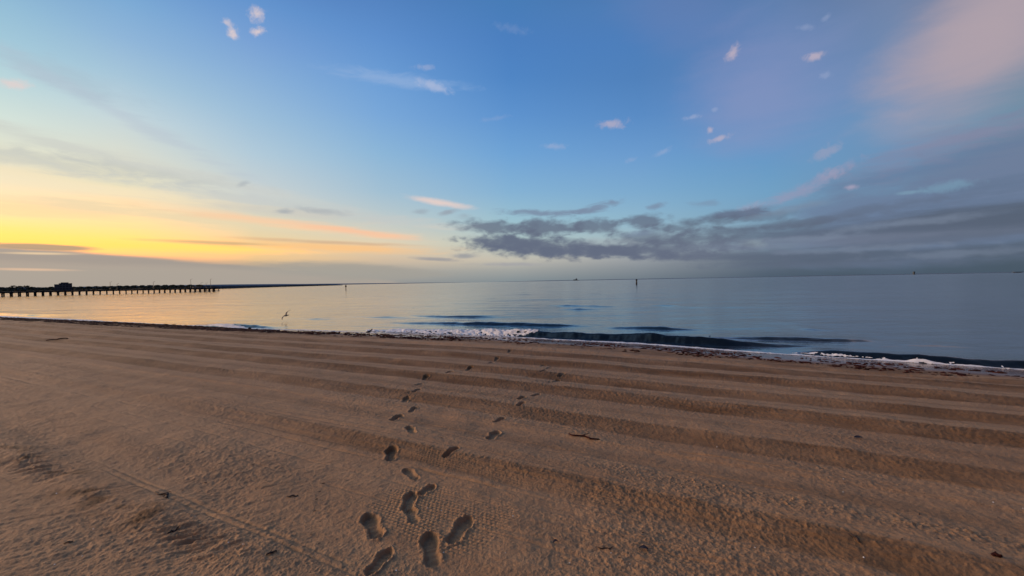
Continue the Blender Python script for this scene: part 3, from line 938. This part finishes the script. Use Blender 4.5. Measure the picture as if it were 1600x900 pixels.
TREES = [(-8, 4.2, 8), (2, 4.6, 7), (13, 4.4, 8), (21, 6.6, 7), (31, 6.0, 8), (41, 6.4, 9), (50, 4.6, 8), (60, 3.8, 8), (70, 3.6, 8), (80, 4.4, 7), (115, 4.0, 8), (126, 4.1, 8), (138, 4.0, 8), (150, 4.2, 8), (162, 4.0, 8), (174, 4.0, 8), (186, 4.2, 8), (198, 4.0, 8), (210, 4.1, 8), (222, 4.0, 8), (234, 3.9, 8), (246, 3.8, 8), (258, 3.8, 8), (270, 3.7, 8), (283, 3.6, 8), (297, 3.6, 8), (311, 3.5, 8)]
for i, (px, h, wd) in enumerate(TREES):
    near_d = 470 + 60 * math.sin(px * .013) + max(0, px - 250) * 1.2
    if px < 60:
        lab = 'dark bushy tree in the taller clump on the far shore at far left'
    elif px < 100:
        lab = 'low dark tree on the far shore between the taller clump and the flat-roofed block'
    else:
        lab = 'low dark tree in the even row right of the flat-roofed block behind the pier'
    far_tree(px, near_d + 40, h, wd * 1.15, lab)
# scrub that closes the line under the crowns
sb = MB()
for i in range(1500):
    px = rng.uniform(-400, 335)
    near_d = 470 + 60 * math.sin(px * .013) + max(0, px - 250) * 1.2
    p = bear(px, near_d + rng.uniform(10, 70), 1.8)
    s = rng.uniform(.6, 1.4)
    sb.blob((p[0], p[1], p[2] + rng.uniform(0, 1.2)), (s * 1.6, s * 1.2, s), rng.uniform(0, 3), 6, 3, .35)
scrub = sb.build('scrub', m_leaf)
tag(scrub, 'dark low scrub along the far shore behind the pier', 'scrub', kind='stuff')

# flat-roofed block among the trees
m_wall = material('far_wall', (.075, .072, .078), .9, .2, .15, .3)
m_glass = material('dark_glass', (.02, .022, .026), .15, .5)
dist = 520
c = bear(99.5, dist, 2.0)
bk = empty('apartment_block', tuple(c), -math.atan2(c[0], c[1]))
tag(bk, 'grey flat-roofed apartment block rising above the far shore trees at left', 'building')
q = MB(); q.box((1.5, 0, 3.6), (11.5, 9, 9.2)); q.build('wall', m_wall, bk)
q = MB(); q.box((-6.2, 0, 3.2), (4.0, 8, 8.0)); q.build('side_wing', m_wall, bk)
q = MB(); q.box((1.5, 0, 8.33), (12.0, 9.5, .25)); r_ = q.build('roof', m_wall, bk)
q = MB(); q.box((.8, 0, 9.0), (6.8, 5, 1.1)); q.build('plant_room', m_wall, r_)
for fl in range(3):
    for k in range(4):
        q = MB(); q.box((-2.7 + k * 2.8, -4.5, 1.4 + fl * 2.6), (1.7, .12, 1.4)); q.build('window', m_glass, bk)

# rubble breakwater beyond the pier
bv, bf = [], []
pxs = np.linspace(300, 535, 240)
for i, px in enumerate(pxs):
    t = (px - 300) / 235
    d = 430 * (1 - t) + 1150 * t ** 1.6 + 180 * t
    hh = (2.9 + rng.uniform(-.35, .35)) * (1.0 if t < .9 else (1 - (t - .9) * 7)) + t * .5
    for dd, z in ((-7, -1.0), (-4 + rng.uniform(-.8, .8), hh * .5 + rng.uniform(-.3, .3)), (-1.4, hh), (1.6, hh * (1 + rng.uniform(-.08, .05))), (7, -1.0)):
        bv.append(tuple(bear(px, d + dd, z)))
for i in range(len(pxs) - 1):
    for j in range(4):
        a = i * 5 + j
        bf.append((a, a + 5, a + 6, a + 1))
bw = mesh_obj('breakwater', bv, bf, m_rock)
tag(bw, 'low dark rubble breakwater tapering out along the horizon beyond the pier', 'breakwater')

# far coast along the horizon
m_hill = material('far_coast', (.12, .16, .205), .95, .1, .15, .0004)  # blue-grey base colour stands in for the haze of distance
def coast(name, x0, x1, dist, prof, depth=1500):
    cv, cf = [], []
    n = 90
    for i in range(n + 1):
        px = x0 + (x1 - x0) * i / n
        a, _ = azel(px, 440)
        h = prof((px - x0) / (x1 - x0), px)
        for dd, z in ((0, -2), (40, h * .55), (depth * .5, h), (depth, -2)):
            R = dist + dd
            cv.append((math.sin(a) * R, math.cos(a) * R, z))
    for i in range(n):
        for j in range(3):
            q = i * 4 + j
            cf.append((q, q + 4, q + 5, q + 1))
    o = mesh_obj(name, cv, cf, m_hill, smooth=True)
    tag(o, kind='structure')
def prof_r(t, px):
    e = min(1, t * 8, (1 - t) * 30) * (1 - .55 * t)
    return e * (13 + 9 * float(fbm(np.array([px * .011]), np.array([.5]), 3, 401)[0]) + 6 * t)
coast('far_coast', 740, 1900, 9000, prof_r)
def prof_l(t, px):
    e = min(1, t * 6, (1 - t) * 3)
    return e * (95 + 22 * float(fbm(np.array([px * .009]), np.array([2.5]), 3, 403)[0]))
coast('distant_hills', -500, 760, 19000, prof_l)

# ------------------------------------------------------------------ marks in the water
m_dark = material('tarred_timber', (.012, .012, .014), .8, .3, .3, 6)
m_steel = material('weathered_steel', (.05, .045, .04), .7, .4, .3, 6)
def place(px, py):
    p = hit(px, py, plane=0.0)
    return (p[0], p[1], 0.0)
p = place(540.5, 452.6)
mk = empty('marker_post', p)
tag(mk, 'thin marker post with a dark pointed topmark off the breakwater tip', 'marker')
q = MB(); q.tube([(0, 0, -1.5), (0, 0, 1.6)], [.17, .14], 10); q.build('post', m_steel, mk)
q = MB(); q.tube([(0, 0, 1.1), (0, 0, 1.25), (0, 0, 1.75), (0, 0, 2.2)], [.1, .36, .30, .05], 10); q.build('topmark', m_dark, mk)
p = place(994.7, 444.2)
bc = empty('beacon', p)
tag(bc, 'thick dark beacon pile standing on the water in front of the right horizon', 'beacon')
q = MB(); q.tube([(0, 0, -2), (0, 0, .95)], [.36, .35], 12); q.build('pile', m_dark, bc)
q = MB(); q.tube([(0, 0, .95), (0, 0, 1.45)], [.27, .27], 12); q.build('collar', material('faded_paint', (.09, .055, .03), .7, .3), bc)
q = MB(); q.tube([(0, 0, 1.45), (0, 0, 2.25)], [.36, .36], 12); q.box((0, 0, 2.3), (.9, .9, .08)); cg = q.build('drum', m_dark, bc)
q = MB(); q.tube([(0, 0, 2.34), (0, 0, 2.5)], [.12, .09], 8); q.build('lantern', m_steel, cg)

# cargo ship on the horizon
m_hull = material('ship_hull', (.05, .065, .08), .7, .3)
m_deck = material('ship_house', (.10, .12, .14), .7, .3)
sp = bear(900, 7600)
sh = empty('cargo_ship', (sp[0], sp[1], 0), -math.atan2(sp[0], sp[1]))
tag(sh, 'small grey cargo ship with its deckhouse to one side on the horizon', 'ship')
hull = MB()
hv = []
for t, wd in ((-52, 5), (-44, 9), (40, 9), (50, 4), (56, .4)):
    for z, k_ in ((-2, .8), (9, 1.0)):
        hv += [(t, -wd * k_, z), (t, wd * k_, z)]
hf = []
for i in range(4):
    a = i * 4
    hf += [(a, a + 4, a + 6, a + 2), (a + 1, a + 3, a + 7, a + 5), (a + 2, a + 6, a + 7, a + 3), (a, a + 1, a + 5, a + 4)]
hf += [(0, 2, 3, 1), (16, 17, 19, 18)]
hull.add(hv, hf)
hull.build('hull', m_hull, sh)
q = MB(); q.box((8, 0, 21), (34, 15, 24)); q.box((8, 0, 36), (22, 13, 6)); q.build('deckhouse', m_deck, sh)
q = MB(); q.box((-30, 0, 14.5), (36, 15, 11)); q.build('cargo_stack', m_hull, sh)
q = MB(); q.tube([(12, 0, 39), (12, 0, 47)], [1.2, .8], 6); q.build('mast', m_deck, sh)

# tower-like mark and jetty far right on the horizon
tp = bear(1428, 6000)
tw = empty('sea_tower', (tp[0], tp[1], 0))
tag(tw, 'tiny stubby tower on the horizon towards the right edge', 'tower')
q = MB(); q.tube([(0, 0, -2), (0, 0, 34)], [14, 12], 10); q.build('shaft', m_hull, tw)
q = MB(); q.box((0, 0, 40), (20, 20, 11)); q.build('head', m_hull, tw)
jp = bear(1590, 2600)
jt = empty('jetty', (jp[0], jp[1], 0), .35)
tag(jt, 'faint dark jetty platform on the horizon at the right edge', 'jetty')
q = MB(); q.box((0, 0, 6.0), (110, 14, 2.6)); q.build('deck', m_hull, jt)
for k in range(12):
    q = MB(); q.tube([(-50 + k * 9, 0, -3), (-50 + k * 9, 0, 4.7)], .8, 8); q.build('pile', m_hull, jt)

# ------------------------------------------------------------------ birds
m_gull = material('gull_feathers', (.10, .09, .085), .8, .3, .4, 12)
m_gullw = material('gull_wing', (.06, .055, .055), .8, .3, .4, 12)
m_bill = material('bill', (.12, .04, .02), .5, .4)

def loft(mb, rings, n=12):
    """closed skin over elliptical rings (centre, right, up)"""
    vs, fs = [], []
    for c_, r_, u_ in rings:
        c_, r_, u_ = Vector(c_), Vector(r_), Vector(u_)
        for k in range(n):
            a = 2 * math.pi * k / n
            vs.append(c_ + r_ * math.cos(a) + u_ * math.sin(a))
    for i in range(len(rings) - 1):
        for k in range(n):
            fs.append((i * n + k, i * n + (k + 1) % n, (i + 1) * n + (k + 1) % n, (i + 1) * n + k))
    fs.append(tuple(range(n - 1, -1, -1)))
    fs.append(tuple((len(rings) - 1) * n + k for k in range(n)))
    mb.add(vs, fs)

def gull_flying(loc, rot):
    root = empty('seagull', loc)
    root.rotation_euler = rot
    m = MB()
    # body from tail fan to forehead, flying along +x
    prof = [(-.26, .045, .006, .0), (-.20, .040, .010, .0), (-.13, .032, .026, .0), (-.05, .050, .048, -.004), (.03, .054, .052, -.004), (.09, .042, .042, .004), (.125, .030, .031, .012), (.15, .031, .031, .016), (.175, .024, .025, .014), (.192, .010, .011, .010)]
    loft(m, [((x, 0, z), (0, w, 0), (0, 0, h)) for x, w, h, z in prof])
    for s in (-1, 1):
        W = [(.02, .02, .02, .080), (.035, .12, .055, .078), (.05, .22, .085, .066), (.02, .32, .080, .052), (-.03, .41, .060, .034), (-.075, .475, .045, .010)]
        loft(m, [((x, s * y, z), (ch, 0, 0), (0, -s * .0, .010 if y < .3 else .006)) for x, y, z, ch in W], 8)
    o = m.build('body', m_gullw, root, True)
    md = o.modifiers.new('fuse', 'REMESH')
    md.mode = 'VOXEL'
    md.voxel_size = .006
    b_ = MB(); b_.tube([(.185, 0, .010), (.215, 0, .006), (.232, 0, .0)], [.008, .006, .002], 8); b_.build('bill', m_bill, root)
    return root
d = ray(447, 493); d = d / d[1]
gp = d * 26.0
gl = gull_flying((gp[0], gp[1], EYE + gp[2]), (math.radians(-40), math.radians(8), math.radians(160)))
tag(gl, 'dark seagull gliding with tilted wings low over the bright water', 'bird')

def bird_wading(px, py):
    p = hit(px, py)
    root = empty('shore_bird', (p[0], p[1], p[2] - .005), math.radians(35))
    m = MB()
    prof = [(-.15, .006, .008, .115), (-.10, .028, .026, .125), (-.03, .048, .046, .14), (.04, .045, .045, .155), (.085, .026, .030, .185), (.105, .026, .028, .215), (.125, .024, .026, .235), (.145, .012, .013, .235)]
    loft(m, [((x, 0, z), (0, w, 0), (-h * .35 if x > .06 else 0, 0, h)) for x, w, h, z in prof])
    m.build('body', m_gullw, root, True)
    for s in (-1, 1):
        l = MB(); l.tube([(-.005, s * .02, .11), (.004, s * .02, .055), (-.004, s * .02, .004)], [.007, .004, .004], 6)
        l.tube([(-.01, s * .02, .004), (.03, s * .026, .003)], [.005, .003], 5)
        l.build('leg', m_bill, root)
    b_ = MB(); b_.tube([(.14, 0, .236), (.175, 0, .230)], [.006, .002], 6); b_.build('bill', m_bill, root)
    tag(root, 'small dark bird standing at the edge of the foam left of the breaking wave', 'bird')
bird_wading(577, 523)

fp = hit(390, 514.0, plane=.03)
q = MB(); q.tube([(0, 0, -.07), (0, 0, -.055), (0, 0, -.02), (0, 0, .03), (0, 0, .065), (0, 0, .08), (0, 0, .10)], [.02, .055, .085, .085, .055, .02, .015], 12)
fl = q.build('float', m_dark, None, True)
fl.location = tuple(fp)
tag(fl, 'small round black float in the shallows beside the dark wavelet at left', 'float')

# ------------------------------------------------------------------ debris on the sand
m_twig = material('twig', (.035, .020, .014), .8, .3, .4, 30)
m_leafd = material('dead_leaf', (.022, .016, .020), .6, .4, .3, 30)
m_shell = material('shell', (.72, .68, .62), .5, .5, .15, 60)

def ground(px, py):
    p = hit(px, py)
    p[2] = float(sand_height(np.array([p[0]]), np.array([p[1]]))[0])
    return p

def strand(px0, px1, bend, rad, label, name='twig', cat='twig', mat=None, fork=False):
    a, b_ = ground(*px0), ground(*px1)
    o3 = (a + b_) / 2
    dv = (b_ - a)[:2]
    n_ = np.array([-dv[1], dv[0]])
    P, R = [], []
    for i in range(9):
        t = i / 8
        q = a[:2] * (1 - t) + b_[:2] * t + n_ * bend * math.sin(math.pi * t) + n_ * .06 * math.sin(t * 11 + px0[0])
        z = float(sand_height(np.array([q[0]]), np.array([q[1]]))[0]) + rad * .5 + rad * .8 * abs(math.sin(t * 5 + px0[1]))
        P.append((q[0] - o3[0], q[1] - o3[1], z - o3[2]))
        R.append(rad * (.45 + .75 * math.sin(math.pi * (.15 + .7 * t))))
    m = MB()
    m.tube(P, R, 7, .7)
    if fork:
        L = math.hypot(*dv)
        for k in (3, 5):
            s_ = 1 if k == 3 else -1
            e = (P[k][0] + dv[0] * .18 + n_[0] * .22 * s_, P[k][1] + dv[1] * .18 + n_[1] * .22 * s_, P[k][2] + rad)
            m.tube([P[k], e], [rad * .6, rad * .3], 5)
    o = m.build(name, mat or m_twig, None, True)
    o.location = tuple(o3)
    return tag(o, label, cat)

strand((1327, 848), (1344, 860), .10, .006, 'straight dark stick lying slanted on the sand near the lower right corner')
strand((932, 861), (958, 863), -.14, .0035, 'thin curved twig with a bent end beside the dark leaf in the right foreground', fork=True)
strand((416, 877), (433, 871), .12, .006, 'dark forked twig beside the paired wheel lines in the lower left foreground', fork=True)
strand((889, 683), (936, 692), .04, .010, 'long dark strip of dried seaweed lying along the groove right of the footprints', 'seaweed_strip', 'seaweed', m_weed, True)
strand((240, 772), (263, 782), .10, .007, 'short dark twig lying across the upper end of the paired wheel lines', fork=True)
strand((100, 848), (114, 845), .12, .005, 'short dark twig alone on the pale rippled sand in the lower left corner')
strand((262, 838), (280, 829), .10, .006, 'dark twig among the red-brown lumps of the lower left scraped patch')
strand((448, 781), (466, 779), -.10, .005, 'small hooked twig left of the lone shoe print with the bars')
strand((1550, 882), (1566, 885), .12, .010, 'dark clump of weed in the bottom right corner', 'seaweed_clump', 'seaweed', m_weed, True)
strand((74, 532), (106, 532), .04, .028, 'low dark heap of seaweed far off on the left of the beach', 'seaweed_heap', 'seaweed', m_weed, True)

def leaf(px, py, L, rzv, label):
    p = ground(px, py)
    vs, n = [], 9
    for i in range(n):
        t = i / (n - 1)
        w = L * .22 * math.sin(math.pi * t) ** .7 + .0008
        z = .006 + .010 * math.sin(t * 3.1) + .003
        for s, dz in ((-1, .004), (0, 0), (1, .005)):
            vs.append(((t - .5) * L, s * w, z + dz))
    up = len(vs)
    vs += [(x, y, z - .0025) for x, y, z in vs]
    fs = []
    for i in range(n - 1):
        for j in range(2):
            a = i * 3 + j
            fs.append((a, a + 3, a + 4, a + 1))
            fs.append((up + a, up + a + 1, up + a + 4, up + a + 3))
        for j in (0, 2):
            a = i * 3 + j
            fs.append((a, up + a, up + a + 3, a + 3))
    o = mesh_obj('dead_leaf', vs, fs, m_leafd, None, True)
    o.location = tuple(p)
    o.rotation_euler = (rng.uniform(-.15, .15), 0, rzv)
    return tag(o, label, 'leaf')
leaf(1006, 866, .055, -.2, 'narrow dark leaf curled on the raked sand in the right foreground')
leaf(868, 853, .035, .4, 'small dark leaf scrap between the nearest footprints and the curled leaf')
leaf(1341, 692, .09, 0, 'dark leaf lying on the pale stripe at right behind the broad dark bank')

# small dark bits and shell fragments, countable but alike
bit_proto = None
BITS = [(505, 760), (500, 773), (495, 786), (504, 788), (492, 804), (500, 820), (486, 840), (498, 855), (484, 878), (395, 731), (378, 738), (388, 809), (321, 757), (285, 768), (1445, 774), (1533, 791), (1467, 855), (1437, 811), (1360, 720), (1005, 838), (1027, 838), (973, 845), (955, 842), (1145, 862), (1338, 851), (968, 880), (1290, 780), (1320, 757), (1240, 715), (1410, 858), (358, 676), (318, 606), (480, 632), (560, 700), (690, 693), (1100, 655)]
for i, (px, py) in enumerate(BITS):
    p = ground(px, py)
    if bit_proto is None:
        m = MB()
        m.tube([(-.014, 0, .003), (-.004, .004, .006), (.006, .001, .006), (.015, .007, .004)], [.002, .0045, .004, .0015], 6, .8)
        o = bit_proto = m.build('debris_bit', m_twig, None, True)
    else:
        o = bit_proto.copy()
        COL.objects.link(o)
    o.location = tuple(p)
    o.rotation_euler = (0, 0, rng.uniform(-.6, .9))
    sc = rng.uniform(.35, .75) * max(1, p[1] / 3.0)
    o.scale = (sc, sc, sc)
    tag(o, 'tiny dark scrap of dried weed lying on the groomed sand', 'weed scrap', 'dark scraps of weed scattered over the groomed sand')

SHELLS = [(606, 876), (693, 868), (236, 860), (300, 896), (128, 866), (85, 880), (88, 771), (146, 825), (248, 735), (247, 719), (305, 810), (976, 761), (1036, 767), (984, 888), (955, 870), (890, 885), (1317, 772), (1318, 752), (1350, 878), (1552, 788), (1235, 770), (1598, 797), (668, 800), (690, 803), (802, 812), (619, 896), (850, 830), (380, 858), (357, 856), (470, 700), (1120, 700), (1180, 860), (790, 870)]
sh_proto = None
for i, (px, py) in enumerate(SHELLS):
    p = ground(px, py)
    if sh_proto is None:
        vs, fs = [], []
        nseg, nr_ = 12, 4
        for j in range(nr_ + 1):
            rr = .006 * j / nr_
            for k in range(nseg):
                a = 2 * math.pi * k / nseg
                rib = 1 + .10 * math.cos(a * 6)
                vs.append((rr * rib * math.cos(a), rr * .8 * rib * math.sin(a) + .0012, .0038 * (1 - (j / nr_) ** 2) + .0008))
        for j in range(nr_):
            for k in range(nseg):
                fs.append((j * nseg + k, j * nseg + (k + 1) % nseg, (j + 1) * nseg + (k + 1) % nseg, (j + 1) * nseg + k))
        fs.append(tuple(range(nr_ * nseg + nseg - 1, nr_ * nseg - 1, -1)))
        o = sh_proto = mesh_obj('shell', vs, fs, m_shell, None, True)
    else:
        o = sh_proto.copy()
        COL.objects.link(o)
    o.location = tuple(p)
    o.rotation_euler = (rng.uniform(-.3, .3), rng.uniform(-.3, .3), rng.uniform(0, 6))
    sc = rng.uniform(.45, .95) * max(1, p[1] / 3.5)
    o.scale = (sc, sc, sc)
    tag(o, 'tiny pale shell fragment lying on the groomed sand', 'shell', 'pale shell fragments scattered over the groomed sand')
